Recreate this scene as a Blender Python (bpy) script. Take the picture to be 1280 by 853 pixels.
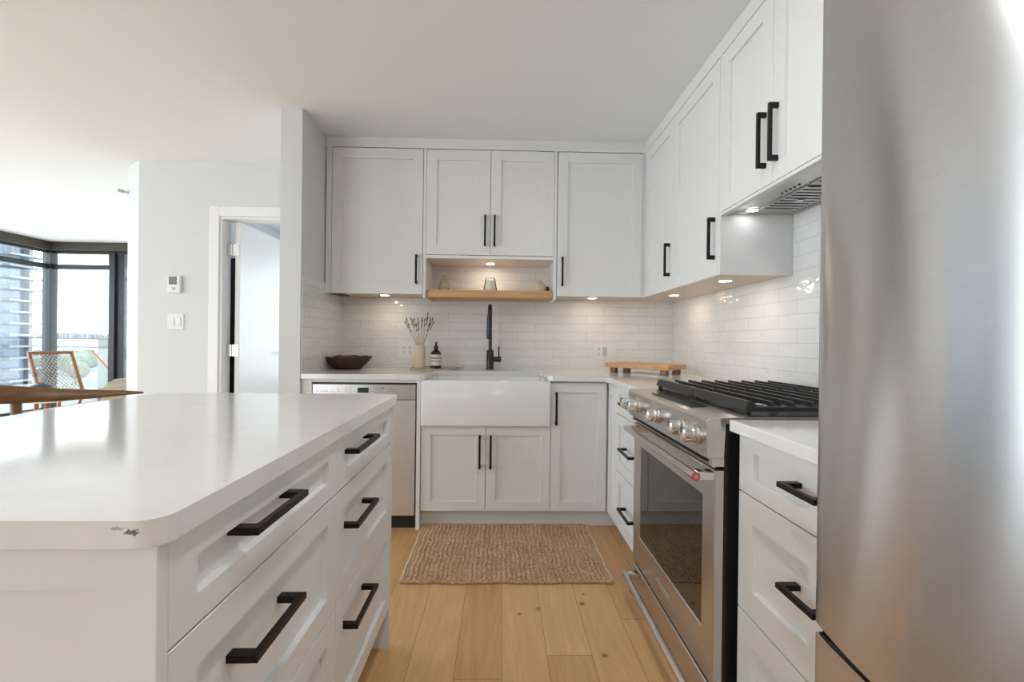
import bpy, bmesh, math, random
from mathutils import Vector, Matrix
random.seed(7)
for o in list(bpy.data.objects): bpy.data.objects.remove(o)
S = bpy.context.scene; C = S.collection
# ------------------------------------------------------------------ camera, sky, exposure
cam = bpy.data.objects.new('camera', bpy.data.cameras.new('camera')); C.objects.link(cam)
F_PX, YAW, PITCH, ROLL, CAM_H = 563.8, .0257, -.0019, .0113, 1.124
cam.data.lens = 36*F_PX/1280; cam.data.sensor_width = 36; cam.data.clip_start = .02; cam.data.clip_end = 20000
cam.matrix_world = Matrix.Translation((0,0,CAM_H)) @ Matrix.Rotation(-YAW,4,'Z') @ Matrix.Rotation(math.pi/2+PITCH,4,'X') @ Matrix.Rotation(ROLL,4,'Z')
S.camera = cam
S.view_settings.view_transform = 'Standard'; S.view_settings.look = 'None'
S.view_settings.gamma = 1; S.view_settings.use_curve_mapping = False
EXPOSURE = 0.52
S.view_settings.exposure = EXPOSURE
SKY = 5.5
W = bpy.data.worlds.new('sky'); S.world = W; W.use_nodes = True
nt = W.node_tree; nt.nodes.clear()
wo = nt.nodes.new('ShaderNodeOutputWorld'); bg = nt.nodes.new('ShaderNodeBackground')
tc = nt.nodes.new('ShaderNodeTexCoord'); sx = nt.nodes.new('ShaderNodeSeparateXYZ'); cr = nt.nodes.new('ShaderNodeValToRGB')
cr.color_ramp.elements[0].position = 0.0; cr.color_ramp.elements[0].color = (.85,.935,1,1)
cr.color_ramp.elements[1].position = .7; cr.color_ramp.elements[1].color = (.74,.86,1,1)
nt.links.new(tc.outputs['Generated'], sx.inputs[0]); nt.links.new(sx.outputs['Z'], cr.inputs[0])
nt.links.new(cr.outputs[0], bg.inputs[0]); nt.links.new(bg.outputs[0], wo.inputs[0]); bg.inputs[1].default_value = SKY

# ------------------------------------------------------------------ materials
def mat(name, col=(.8,.8,.8), rough=.5, metal=0, **k):
    m = bpy.data.materials.new(name); m.use_nodes = True
    b = m.node_tree.nodes['Principled BSDF']
    b.inputs['Base Color'].default_value = (*col,1); b.inputs['Roughness'].default_value = rough; b.inputs['Metallic'].default_value = metal
    for a, v in k.items(): b.inputs[a.replace('_',' ')].default_value = v
    return m
def N(m, t, **k):
    n = m.node_tree.nodes.new(t)
    for a, v in k.items(): setattr(n, a, v)
    return n
def L(m, a, b): m.node_tree.links.new(a, b)
def P(m): return m.node_tree.nodes['Principled BSDF']
def coords(m, scale=(1,1,1), swap=None):
    t = N(m,'ShaderNodeNewGeometry'); mp = N(m,'ShaderNodeMapping'); mp.inputs['Scale'].default_value = scale
    src = t.outputs['Position']
    if swap:
        s = N(m,'ShaderNodeSeparateXYZ'); c = N(m,'ShaderNodeCombineXYZ'); L(m, src, s.inputs[0])
        for i, ch in enumerate(swap): L(m, s.outputs[ch], c.inputs[i])
        src = c.outputs[0]
    L(m, src, mp.inputs[0]); return mp.outputs[0]
def bump(m, height, strength=.2, dist=.01, prev=None):
    b = N(m,'ShaderNodeBump'); b.inputs['Strength'].default_value = strength; b.inputs['Distance'].default_value = dist
    L(m, height, b.inputs['Height'])
    if prev: L(m, prev, b.inputs['Normal'])
    L(m, b.outputs[0], P(m).inputs['Normal']); return b.outputs[0]
def noise(m, vec, scale=5, detail=3, rough=.5):
    n = N(m,'ShaderNodeTexNoise'); n.inputs['Scale'].default_value = scale; n.inputs['Detail'].default_value = detail; n.inputs['Roughness'].default_value = rough
    L(m, vec, n.inputs['Vector']); return n.outputs['Fac']
def ramp(m, fac, *stops):
    r = N(m,'ShaderNodeValToRGB'); e = r.color_ramp.elements
    while len(e) < len(stops): e.new(.5)
    for i, (p, c) in enumerate(stops): e[i].position = p; e[i].color = (*c,1)
    L(m, fac, r.inputs[0]); return r.outputs[0]
def mix(m, fac, a, b, mode='MIX'):
    n = N(m,'ShaderNodeMix', data_type='RGBA', blend_type=mode)
    for i, v in ((0,fac),(6,a),(7,b)):
        if isinstance(v,(int,float)): n.inputs[i].default_value = v
        elif isinstance(v, tuple): n.inputs[i].default_value = (*v,1)
        else: L(m, v, n.inputs[i])
    return n.outputs[2]
def math_(m, op, a, b=0):
    n = N(m,'ShaderNodeMath', operation=op)
    for i, v in ((0,a),(1,b)):
        if isinstance(v,(int,float)): n.inputs[i].default_value = v
        else: L(m, v, n.inputs[i])
    return n.outputs[0]

M = {}
M['wall'] = m = mat('wall_paint', (.70,.71,.72), .6); bump(m, noise(m, coords(m), 220, 2), .05, .002)
M['ceil'] = m = mat('ceiling_paint', (.885,.92,.955), .8); bump(m, noise(m, coords(m), 160, 3), .15, .003)
M['cab'] = mat('cabinet_lacquer', (.80,.795,.785), .38)
M['trim'] = mat('trim_gloss', (.85,.85,.85), .35)
M['handle'] = mat('black_bronze', (.012,.010,.009), .38, .6)
M['black'] = mat('black_plastic', (.012,.012,.013), .35)
M['blackmetal'] = mat('black_enamel', (.01,.01,.011), .25)
M['iron'] = m = mat('cast_iron', (.035,.035,.036), .5, .3); bump(m, noise(m, coords(m), 400, 2), .1, .001)
M['chrome'] = mat('chrome', (.75,.75,.75), .1, 1)
M['porcelain'] = mat('porcelain', (.83,.83,.82), .12)
M['plastic'] = mat('white_plastic', (.80,.80,.79), .35)
M['greyplastic'] = mat('switch_grey', (.55,.55,.54), .4)
M['red'] = mat('red_enamel', (.45,.015,.015), .3)
M['redpale'] = mat('pale_relief', (.75,.45,.42), .35)
M['screen'] = mat('lcd_screen', (.02,.035,.028), .15)
M['lcd'] = mat('lcd_grey', (.16,.18,.17), .3)
M['glassdark'] = mat('oven_glass', (.012,.010,.010), .03, 0, Specular_IOR_Level=1.0)
M['frame'] = mat('dark_window_frame', (.016,.020,.024), .5, .0)
M['header'] = mat('bronze_header', (.06,.052,.04), .5)
def steel(name, grain, col=(.60,.58,.56), rough=.27, aniso=.75, rot=.25, axis='Z'):
    m = mat(name, col, rough, 1, Anisotropic=aniso, Anisotropic_Rotation=rot)
    t = N(m,'ShaderNodeTangent', direction_type='RADIAL', axis=axis); L(m, t.outputs[0], P(m).inputs['Tangent'])
    n = noise(m, coords(m, grain), 1, 2)
    L(m, ramp(m, n, (.3,tuple(c*.95 for c in col)), (.7,tuple(min(1,c*1.05) for c in col))), P(m).inputs['Base Color'])
    return m
M['steel'] = steel('brushed_steel', (40,8,900))
M['fridge'] = steel('fridge_steel', (60,30,1500), (.70,.70,.705), .24, 1.0, rot=.25)
M['steelvert'] = steel('brushed_steel_front', (60,20,1200), (.76,.76,.76), .38, .7)
M['steelplain'] = mat('satin_steel', (.62,.60,.58), .28, 1)
M['filter'] = mat('hood_filter_steel', (.50,.50,.49), .32, 1)

# quartz with faint veins
M['quartz'] = m = mat('quartz', (.80,.79,.775), .10)
v = noise(m, coords(m, (1,1.6,1)), 1.6, 6, .6)
c = ramp(m, v, (.47,(.80,.79,.78)), (.5,(.775,.763,.75)), (.53,(.80,.79,.78)))
# dark chipped vein near the island's front corner
pos = N(m,'ShaderNodeNewGeometry').outputs['Position']; 
def blob(cx, cz, rx, rz):
    sp = N(m,'ShaderNodeSeparateXYZ'); L(m, pos, sp.inputs[0])
    nz = noise(m, coords(m), 260, 4)
    dx = math_(m,'DIVIDE', math_(m,'SUBTRACT', sp.outputs['X'], cx), rx); dz = math_(m,'DIVIDE', math_(m,'SUBTRACT', sp.outputs['Z'], cz), rz)
    r = math_(m,'ADD', math_(m,'MULTIPLY',dx,dx), math_(m,'MULTIPLY',dz,dz))
    r = math_(m,'ADD', r, math_(m,'MULTIPLY', math_(m,'SUBTRACT', nz, .5), 5.5))
    k = ramp(m, r, (.35,(1,1,1)), (.95,(0,0,0)))
    return math_(m,'MULTIPLY', k, math_(m,'LESS_THAN', sp.outputs['Y'], .53))
c = mix(m, math_(m,'MULTIPLY', blob(-.4135,.9020,.0085,.0040), .9), c, (.10,.085,.075))
c = mix(m, math_(m,'MULTIPLY', blob(-.430,.9065,.010,.0022), .6), c, (.22,.20,.18))
L(m, c, P(m).inputs['Base Color'])

# backsplash tile
def tile(name, swap):
    m = mat(name, (.82,.80,.78), .08)
    vec = coords(m, (1,1,1), swap)
    b = N(m,'ShaderNodeTexBrick'); L(m, vec, b.inputs['Vector'])
    b.inputs['Scale'].default_value = 1; b.inputs['Brick Width'].default_value = .255; b.inputs['Row Height'].default_value = .0625
    b.inputs['Mortar Size'].default_value = .0013; b.inputs['Mortar Smooth'].default_value = .35; b.inputs['Bias'].default_value = 0
    b.offset = .5; b.offset_frequency = 2
    b.inputs['Color1'].default_value = (.815,.80,.785,1); b.inputs['Color2'].default_value = (.775,.76,.745,1); b.inputs['Mortar'].default_value = (.55,.53,.51,1)
    L(m, b.outputs['Color'], P(m).inputs['Base Color'])
    L(m, math_(m,'ADD', math_(m,'MULTIPLY', b.outputs['Fac'], .5), .07), P(m).inputs['Roughness'])
    h = noise(m, coords(m, (1,1,2.4), swap) if False else vec, 16, 2)
    h2 = noise(m, coords(m, (9,26,1), swap), 1, 2)
    n1 = bump(m, math_(m,'ADD', h, h2), .8, .006)
    inv = math_(m,'SUBTRACT', 1, b.outputs['Fac'])
    bump(m, inv, .8, .0016, n1)
    return m
M['tileXZ'] = tile('glazed_tile_back', ('X','Z','Y'))
M['tileYZ'] = tile('glazed_tile_side', ('Y','Z','X'))

# oak planks running away from the camera
M['floor'] = m = mat('oak_planks', (.5,.3,.15), .42)
g = N(m,'ShaderNodeNewGeometry'); sp = N(m,'ShaderNodeSeparateXYZ'); L(m, g.outputs['Position'], sp.inputs[0])
PW = .161
row = math_(m,'FLOOR', math_(m,'DIVIDE', math_(m,'ADD', sp.outputs['X'], 48.282), PW))
wn = N(m,'ShaderNodeTexWhiteNoise', noise_dimensions='1D'); L(m, row, wn.inputs['W'])
yy = math_(m,'ADD', math_(m,'DIVIDE', sp.outputs['Y'], 1.35), math_(m,'MULTIPLY', wn.outputs['Value'], 7.3))
pl = math_(m,'FLOOR', yy)
cx = N(m,'ShaderNodeCombineXYZ'); L(m, row, cx.inputs[0]); L(m, pl, cx.inputs[1])
wn2 = N(m,'ShaderNodeTexWhiteNoise', noise_dimensions='3D'); L(m, cx.outputs[0], wn2.inputs['Vector'])
fx = math_(m,'FRACT', math_(m,'DIVIDE', math_(m,'ADD', sp.outputs['X'], 48.282), PW)); fy = math_(m,'FRACT', yy)
gx = math_(m,'LESS_THAN', math_(m,'SUBTRACT', .5, math_(m,'ABSOLUTE', math_(m,'SUBTRACT', fx, .5))), .0055)
gy = math_(m,'LESS_THAN', math_(m,'SUBTRACT', .5, math_(m,'ABSOLUTE', math_(m,'SUBTRACT', fy, .5))), .0009)
gap = math_(m,'MAXIMUM', gx, gy)
off = N(m,'ShaderNodeVectorMath', operation='ADD'); sc = N(m,'ShaderNodeVectorMath', operation='SCALE'); sc.inputs['Scale'].default_value = 13
L(m, wn2.outputs['Color'], sc.inputs[0]); mp = N(m,'ShaderNodeMapping'); mp.inputs['Scale'].default_value = (22,1.6,1)
L(m, g.outputs['Position'], mp.inputs[0]); L(m, mp.outputs[0], off.inputs[0]); L(m, sc.outputs[0], off.inputs[1])
gr = noise(m, off.outputs[0], 1.2, 5, .6)
mp2 = N(m,'ShaderNodeMapping'); mp2.inputs['Scale'].default_value = (170,7,1); L(m, g.outputs['Position'], mp2.inputs[0])
fine = noise(m, mp2.outputs[0], 1, 3, .6)
mp4 = N(m,'ShaderNodeMapping'); mp4.inputs['Scale'].default_value = (5.5,.55,1); L(m, g.outputs['Position'], mp4.inputs[0])
of2 = N(m,'ShaderNodeVectorMath', operation='ADD'); L(m, mp4.outputs[0], of2.inputs[0]); L(m, sc.outputs[0], of2.inputs[1])
cath = math_(m,'SINE', math_(m,'MULTIPLY', noise(m, of2.outputs[0], 1.0, 1), 95))
cath = math_(m,'ADD', math_(m,'MULTIPLY', cath, .5), .5)
c = ramp(m, gr, (.25,(.50,.26,.10)), (.5,(.66,.38,.17)), (.75,(.78,.49,.24)))
c = mix(m, .30, c, ramp(m, fine, (.3,(.42,.20,.07)), (.65,(.84,.50,.23))))
c = mix(m, math_(m,'MULTIPLY', cath, .22), c, (.40,.19,.07))
c = mix(m, .42, c, ramp(m, wn2.outputs['Value'], (0,(.52,.26,.10)), (1,(.90,.58,.30))))
kn = N(m,'ShaderNodeTexVoronoi'); kn.inputs['Scale'].default_value = 1; mp3 = N(m,'ShaderNodeMapping'); mp3.inputs['Scale'].default_value = (4.4,3.1,1); L(m, g.outputs['Position'], mp3.inputs[0]); L(m, mp3.outputs[0], kn.inputs['Vector'])
kk = ramp(m, kn.outputs['Distance'], (.025,(1,1,1)), (.07,(0,0,0)))
for kx, ky, kr in ((.091,1.846,.006),(.362,1.916,.009),(.386,1.60,.008),(.38,1.99,.005)):
    vd = N(m,'ShaderNodeVectorMath', operation='DISTANCE'); L(m, g.outputs['Position'], vd.inputs[0]); vd.inputs[1].default_value = (kx,ky,0)
    kk = math_(m,'MAXIMUM', kk, ramp(m, math_(m,'DIVIDE', vd.outputs['Value'], kr*2), (.35,(1,1,1)), (1,(0,0,0))))
c = mix(m, math_(m,'MULTIPLY', kk, .75), c, (.10,.045,.02))
c = mix(m, math_(m,'MULTIPLY', gap, .8), c, (.13,.065,.03))
L(m, c, P(m).inputs['Base Color']); bump(m, math_(m,'SUBTRACT', math_(m,'MULTIPLY', fine, .25), gap), .25, .0015)

def wood(name, c1, c2, scale, rough=.4):
    m = mat(name, c1, rough); n = noise(m, coords(m, scale), 1, 4, .6)
    L(m, ramp(m, n, (.3,c1), (.7,c2)), P(m).inputs['Base Color']); return m
M['oak'] = wood('oak_shelf', (.50,.27,.11), (.66,.40,.19), (3,30,60))
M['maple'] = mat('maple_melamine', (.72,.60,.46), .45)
M['board'] = wood('beech_board', (.52,.25,.09), (.64,.36,.15), (14,14,60))
M['foot'] = wood('walnut_foot', (.20,.09,.035), (.30,.15,.06), (30,30,20))
M['teak'] = wood('teak', (.26,.09,.035), (.36,.14,.055), (20,20,20), .35)
M['walnut'] = wood('walnut', (.13,.062,.022), (.22,.115,.042), (10,60,60), .3)
M['jute'] = m = mat('jute', (.32,.21,.12), .9)
n1 = noise(m, coords(m), 110, 3, .7); n2 = noise(m, coords(m, (8,3,1)), 1.5, 3)
c = ramp(m, n1, (.36,(.24,.12,.052)), (.5,(.56,.345,.19)), (.68,(.90,.66,.42)))
c = mix(m, .4, c, ramp(m, n2, (.3,(.42,.235,.115)), (.7,(.68,.46,.28)))); L(m, c, P(m).inputs['Base Color'])
M['jute_edge'] = mat('jute_binding', (.58,.44,.28), .9)
M['weave'] = m = mat('bark_weave', (.06,.025,.012), .5)
n1 = noise(m, coords(m), 120, 2); L(m, ramp(m, n1, (.38,(.018,.008,.005)), (.75,(.13,.050,.022))), P(m).inputs['Base Color']); bump(m, n1, .8, .004)
M['ceramic'] = mat('cream_ceramic', (.72,.61,.43), .6)
M['amber'] = mat('dark_amber', (.010,.006,.004), .12)
M['label'] = mat('paper_label', (.70,.67,.62), .6)
M['stem'] = mat('dry_stem', (.38,.27,.14), .8)
M['flower'] = mat('dry_lavender', (.085,.055,.055), .9)
M['marble'] = mat('pale_stone_board', (.74,.66,.52), .35)
M['brass'] = mat('aged_brass', (.35,.27,.18), .4, 1)
M['stone_glaze'] = m = mat('mottled_glaze', (.45,.40,.30), .35)
n1 = N(m,'ShaderNodeTexVoronoi'); n1.inputs['Scale'].default_value = 75; L(m, coords(m), n1.inputs['Vector'])
L(m, ramp(m, n1.outputs['Distance'], (.2,(.66,.60,.46)), (.55,(.30,.26,.18))), P(m).inputs['Base Color'])
M['pot'] = mat('sand_pottery', (.55,.47,.36), .6)
M['wax'] = mat('white_wax', (.88,.86,.80), .5)
M['sofa'] = m = mat('beige_fabric', (.38,.33,.23), .9); bump(m, noise(m, coords(m), 300, 2), .3, .003)
M['white'] = mat('white_top', (.70,.72,.74), .2)
M['darkclay'] = mat('dark_clay', (.05,.045,.045), .55)
M['cord'] = mat('pale_cord', (.42,.40,.35), .8)
M['rug'] = mat('pale_rug', (.5,.52,.55), .95)
def emis(name, col, s):
    m = mat(name, (0,0,0)); P(m).inputs['Emission Color'].default_value = (*col,1); P(m).inputs['Emission Strength'].default_value = s; return m
M['lamp'] = emis('warm_led', (1,.84,.66), 50)
M['lampc'] = emis('neutral_led', (.97,.985,1), 230)
M['lampw'] = emis('white_led', (.97,.98,1), 15)
# thin window pane: clear with a Fresnel sheen
m = bpy.data.materials.new('window_glass'); m.use_nodes = True; M['glass'] = m
m.node_tree.nodes.clear(); o = N(m,'ShaderNodeOutputMaterial'); tr = N(m,'ShaderNodeBsdfTransparent'); gl = N(m,'ShaderNodeBsdfGlossy'); gl.inputs['Roughness'].default_value = .0
fr = N(m,'ShaderNodeFresnel'); fr.inputs[0].default_value = 1.25; mx = N(m,'ShaderNodeMixShader'); tr.inputs[0].default_value = (.96,.98,.98,1)
L(m, fr.outputs[0], mx.inputs[0]); L(m, tr.outputs[0], mx.inputs[1]); L(m, gl.outputs[0], mx.inputs[2]); L(m, mx.outputs[0], o.inputs[0])
M['clearglass'] = M['glass'].copy(); M['clearglass'].name = 'clear_glass'; M['clearglass'].node_tree.nodes['Fresnel'].inputs[0].default_value = 1.12
# out of doors
M['tslab'] = mat('tower_slab', (.13,.138,.147), .7)
M['tglass'] = m = mat('tower_glass', (.10,.14,.17), .15)
b = N(m,'ShaderNodeTexBrick'); L(m, coords(m, (1,1,1), ('Y','Z','X')), b.inputs['Vector']); b.offset = 0
b.inputs['Scale'].default_value = 1; b.inputs['Brick Width'].default_value = 1.5; b.inputs['Row Height'].default_value = 3.0; b.inputs['Mortar Size'].default_value = .12
b.inputs['Color1'].default_value = (.035,.060,.082,1); b.inputs['Color2'].default_value = (.075,.105,.135,1); b.inputs['Mortar'].default_value = (.11,.125,.14,1)
L(m, b.outputs['Color'], P(m).inputs['Base Color'])
M['water'] = mat('sea_water', (.05,.075,.10), .35)
M['land'] = m = mat('shore_land', (.08,.085,.06), .9); n1 = noise(m, coords(m), .03, 4); L(m, ramp(m, n1, (.4,(.03,.04,.02)), (.6,(.09,.088,.082))), P(m).inputs['Base Color'])
M['ridge'] = m = mat('far_ridge', (.09,.10,.11), .9); n1 = noise(m, coords(m), .02, 4); L(m, ramp(m, n1, (.4,(.08,.095,.115)), (.6,(.13,.135,.14))), P(m).inputs['Base Color'])
M['leaf'] = m = mat('tree_leaf', (.05,.07,.02), .9); n1 = noise(m, coords(m), .4, 3); L(m, ramp(m, n1, (.35,(.020,.032,.010)), (.65,(.06,.068,.02))), P(m).inputs['Base Color'])
M['trunk'] = mat('tree_trunk', (.05,.035,.025), .9)
M['house'] = mat('far_building', (.16,.16,.155), .8)
M['soffit'] = mat('tan_soffit', (.42,.34,.22), .8)
M['concrete'] = mat('cream_concrete', (.16,.155,.13), .8)
M['rail'] = mat('rail_metal', (.03,.035,.04), .5)

# ------------------------------------------------------------------ builders (world coordinates in, root-relative mesh out)
def rootloc(o):
    while o.parent: o = o.parent
    return Vector(o.get('_o', (0,0,0)))
def thing(name, label, cat, loc, group=None):
    o = bpy.data.objects.new(name, None); C.objects.link(o); o.empty_display_size = .05
    o.location = loc; o['_o'] = tuple(loc); o['label'] = label; o['category'] = cat
    if group: o['group'] = group
    return o
def smooth_(me, ang=35):
    for p in me.polygons: p.use_smooth = True
    try: me.set_sharp_from_angle(angle=math.radians(ang))
    except Exception: pass
def part(name, bm, m, parent, smooth=False, label=None, recalc=True):
    if recalc: bmesh.ops.recalc_face_normals(bm, faces=bm.faces)
    r = rootloc(parent); bmesh.ops.translate(bm, verts=bm.verts, vec=-r)
    me = bpy.data.meshes.new(name); bm.to_mesh(me); bm.free(); me.materials.append(M[m])
    if smooth: smooth_(me)
    o = bpy.data.objects.new(name, me); C.objects.link(o); o.parent = parent
    if label: o['label'] = label
    return o
def single(name, bm, m, label, cat, loc, group=None, smooth=False):
    bmesh.ops.recalc_face_normals(bm, faces=bm.faces)
    bmesh.ops.translate(bm, verts=bm.verts, vec=-Vector(loc))
    me = bpy.data.meshes.new(name); bm.to_mesh(me); bm.free(); me.materials.append(M[m])
    if smooth: smooth_(me)
    o = bpy.data.objects.new(name, me); C.objects.link(o); o.location = loc
    o['label'] = label; o['category'] = cat
    if group: o['group'] = group
    return o
def struct(name, bm, m, parent=None, smooth=False):
    bmesh.ops.recalc_face_normals(bm, faces=bm.faces)
    me = bpy.data.meshes.new(name); bm.to_mesh(me); bm.free(); me.materials.append(M[m])
    o = bpy.data.objects.new(name, me); C.objects.link(o)
    if smooth: smooth_(me)
    if parent: o.parent = parent
    else: o['kind'] = 'structure'
    return o
def box(bm, x0, x1, y0, y1, z0, z1, bev=0, seg=1):
    if x0 > x1: x0, x1 = x1, x0
    if y0 > y1: y0, y1 = y1, y0
    if z0 > z1: z0, z1 = z1, z0
    v = [bm.verts.new((x,y,z)) for x in (x0,x1) for y in (y0,y1) for z in (z0,z1)]
    fs = [bm.faces.new([v[i] for i in q]) for q in ((0,1,3,2),(4,6,7,5),(0,4,5,1),(2,3,7,6),(0,2,6,4),(1,5,7,3))]
    if bev:
        es = list({e for f in fs for e in f.edges})
        bmesh.ops.bevel(bm, geom=es, offset=bev, segments=seg, profile=.5, affect='EDGES')
    return bm
def B(*a, **k): return box(bmesh.new(), *a, **k)
def poly(bm, pts, z0, z1, bev=0, seg=2):          # prism of an xy outline
    n = len(pts); lo = [bm.verts.new((x,y,z0)) for x,y in pts]; hi = [bm.verts.new((x,y,z1)) for x,y in pts]
    bm.faces.new(lo[::-1]); bm.faces.new(hi)
    for i in range(n): bm.faces.new([lo[i],lo[(i+1)%n],hi[(i+1)%n],hi[i]])
    if bev:
        es = [e for e in bm.edges if abs(e.verts[0].co.z-e.verts[1].co.z) < 1e-6]
        bmesh.ops.bevel(bm, geom=es, offset=bev, segments=seg, profile=.5, affect='EDGES')
    return bm
def prism(bm, pts, axis, a0, a1):                 # prism of an outline in the plane normal to axis
    def w(p, a): return {'x':(a,p[0],p[1]),'y':(p[0],a,p[1]),'z':(p[0],p[1],a)}[axis]
    lo = [bm.verts.new(w(p,a0)) for p in pts]; hi = [bm.verts.new(w(p,a1)) for p in pts]; n = len(pts)
    bm.faces.new(lo[::-1]); bm.faces.new(hi)
    for i in range(n): bm.faces.new([lo[i],lo[(i+1)%n],hi[(i+1)%n],hi[i]])
    return bm
def tube(bm, pts, r, seg=12, caps=True):
    pts = [Vector(p) for p in pts]; rs = r if isinstance(r,(list,tuple)) else [r]*len(pts); rings = []
    t0 = (pts[1]-pts[0]).normalized(); u = t0.orthogonal().normalized()
    for i, p in enumerate(pts):
        t = (pts[min(i+1,len(pts)-1)]-pts[max(i-1,0)]).normalized()
        u = (u - t*u.dot(t)).normalized(); w = t.cross(u)
        rings.append([bm.verts.new(p+(u*math.cos(2*math.pi*k/seg)+w*math.sin(2*math.pi*k/seg))*rs[i]) for k in range(seg)])
    for a, b in zip(rings, rings[1:]):
        for k in range(seg): bm.faces.new([a[k],a[(k+1)%seg],b[(k+1)%seg],b[k]])
    if caps: bm.faces.new(rings[0][::-1]); bm.faces.new(rings[-1])
    return bm
def lathe(bm, prof, c, seg=32, axis='z', jit=None, cap=True):    # prof: (radius, height) pairs
    rings = []
    for r, h in prof:
        ring = []
        for k in range(seg):
            a = 2*math.pi*k/seg; rr = r*(jit(a,h) if jit else 1)
            x, y = rr*math.cos(a), rr*math.sin(a)
            p = {'z':(x,y,h),'x':(h,x,y),'y':(x,h,y)}[axis]
            ring.append(bm.verts.new(Vector(c)+Vector(p)))
        rings.append(ring)
    for a, b in zip(rings, rings[1:]):
        for k in range(seg): bm.faces.new([a[k],a[(k+1)%seg],b[(k+1)%seg],b[k]])
    if cap and prof[0][0] > 1e-5: bm.faces.new(rings[0][::-1])
    if cap and prof[-1][0] > 1e-5: bm.faces.new(rings[-1])
    bmesh.ops.remove_doubles(bm, verts=bm.verts, dist=1e-6)
    return bm
# faces of cabinets: local a (along the face), d (out of the face), z
def W3(o, p, a, d, z): return {'B':(a,p-d,z),'R':(p-d,a,z),'I':(p+d,a,z)}[o]
def lbox(bm, o, p, a0, a1, d0, d1, z0, z1, bev=0):
    q0, q1 = W3(o,p,a0,d0,z0), W3(o,p,a1,d1,z1)
    return box(bm, q0[0],q1[0],q0[1],q1[1],q0[2],q1[2], bev)
def shaker(o, p, a0, a1, z0, z1, rail=.067, th=.020, rec=.009, rz=None):
    bm = bmesh.new(); rz = rz or rail
    def ring(a_, b_, c_, d_, dd): return [bm.verts.new(W3(o,p,a,dd,z)) for a, z in ((a_,c_),(b_,c_),(b_,d_),(a_,d_))]
    e = .0012
    back = ring(a0,a1,z0,z1,-th); s = ring(a0,a1,z0,z1,-e); f = ring(a0+e,a1-e,z0+e,z1-e,0)
    i = ring(a0+rail,a1-rail,z0+rz,z1-rz,0); j = ring(a0+rail+.0015,a1-rail-.0015,z0+rz+.0015,z1-rz-.0015,-rec)
    for A, B_ in ((back,s),(s,f),(f,i),(i,j)):
        for k in range(4): bm.faces.new([A[k],A[(k+1)%4],B_[(k+1)%4],B_[k]])
    bm.faces.new(back); bm.faces.new(j); return bm
def pull(o, p, a0, a1, z0, z1, out=.034, t=.012, foot=.018):
    bm = bmesh.new()
    if abs(z1-z0) > abs(a1-a0):
        c = (a0+a1)/2; lbox(bm,o,p,c-t/2,c+t/2,out-t,out,z0,z1,.001)
        for z in (z0,z1-foot): lbox(bm,o,p,c-t/2,c+t/2,0,out-t+.001,z,z+foot,.0006)
    else:
        c = (z0+z1)/2; lbox(bm,o,p,a0,a1,out-t,out,c-t/2,c+t/2,.001)
        for a in (a0,a1-foot): lbox(bm,o,p,a,a+foot,0,out-t+.001,c-t/2,c+t/2,.0006)
    return bm
def door(par, o, p, a0, a1, z0, z1, h=None, name='door', rail=.067, rz=None, **k):
    d = part(name, shaker(o,p,a0,a1,z0,z1,rail,rz=rz,rec=.013 if name=='drawer' else .010), 'cab', par)
    if h:
        on = -.013 if name == 'drawer' else 0
        part('handle', pull(o,p+{'B':-on,'R':-on,'I':on}[o],*h,out=.034-on,**k), 'handle', d)
    return d

# ------------------------------------------------------------------ room
XR, YB, XP, H = 1.284, 3.320, -1.160, 2.451
ZCT, ZCB = .915, .884
struct('floor', B(-6.60,1.6,-4.2,6.80,-.12,0), 'floor')
struct('ceiling', B(-6.60,1.6,-4.2,6.80,H,H+.20), 'ceil')
w = struct('wall_back', B(-1.28,XR+.2,YB,3.60,0,H), 'wall')
struct('tile_backsplash', B(XP+.007,XR-.007,YB-.007,YB-.0001,ZCT,1.72), 'tileXZ', w)
w = struct('wall_right', B(XR,XR+.2,-4.2,3.60,0,H), 'wall')
struct('tile_backsplash', B(XR-.007,XR-.0001,.84,YB-.0001,ZCT,1.90), 'tileYZ', w)
w = struct('wall_partition', B(-1.282,XP,2.645,3.60,0,H), 'wall')
struct('tile_backsplash', B(XP+.0001,XP+.007,2.655,YB-.0001,ZCT,1.49), 'tileYZ', w)
# hall wall with a door opening, its free end turned back at an angle
YH = 3.49; OL, OR, OT = -2.142, -1.33, 2.04
bm = B(OR,-1.28,YH,3.60,0,H); box(bm,OL,OR,YH,3.60,OT,H)
poly(bm, [(-2.75,YH),(OL,YH),(OL,3.60),(-2.79,3.60),(-2.79,6.68),(-2.93,6.68),(-2.93,3.615)], 0, H)
struct('wall_hall', bm, 'wall')
# bedroom behind the door
bm = B(1.484,1.6,3.60,6.68,0,H); box(bm,-2.79,-2.3,6.60,6.72,0,H); box(bm,.6,1.6,6.60,6.72,0,H); box(bm,-2.3,.6,6.60,6.72,2.2,H); box(bm,-2.3,.6,6.60,6.72,0,.5)
struct('wall_bedroom', bm, 'wall')
wn_ = struct('window_3', B(-2.3,.6,6.65,6.66,.5,2.2), 'glass')
bm = bmesh.new()
for x in (-2.3,-.85,.56): box(bm,x,x+.04,6.62,6.69,.5,2.2)
box(bm,-2.3,.6,6.62,6.69,.5,.54); box(bm,-2.3,.6,6.62,6.69,2.16,2.2)
struct('window_frame', bm, 'frame', wn_)
bm = B(1.0,1.6,-4.2,-4.0,0,H); box(bm,-6.6,-6.44,-4.2,-4.0,0,H); box(bm,-3.6,1.0,-4.2,-4.0,0,H); box(bm,-6.44,-3.6,-4.2,-4.0,0,.06); box(bm,-6.44,-3.6,-4.2,-4.0,2.35,H); struct('wall_rear', bm, 'wall')
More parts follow.
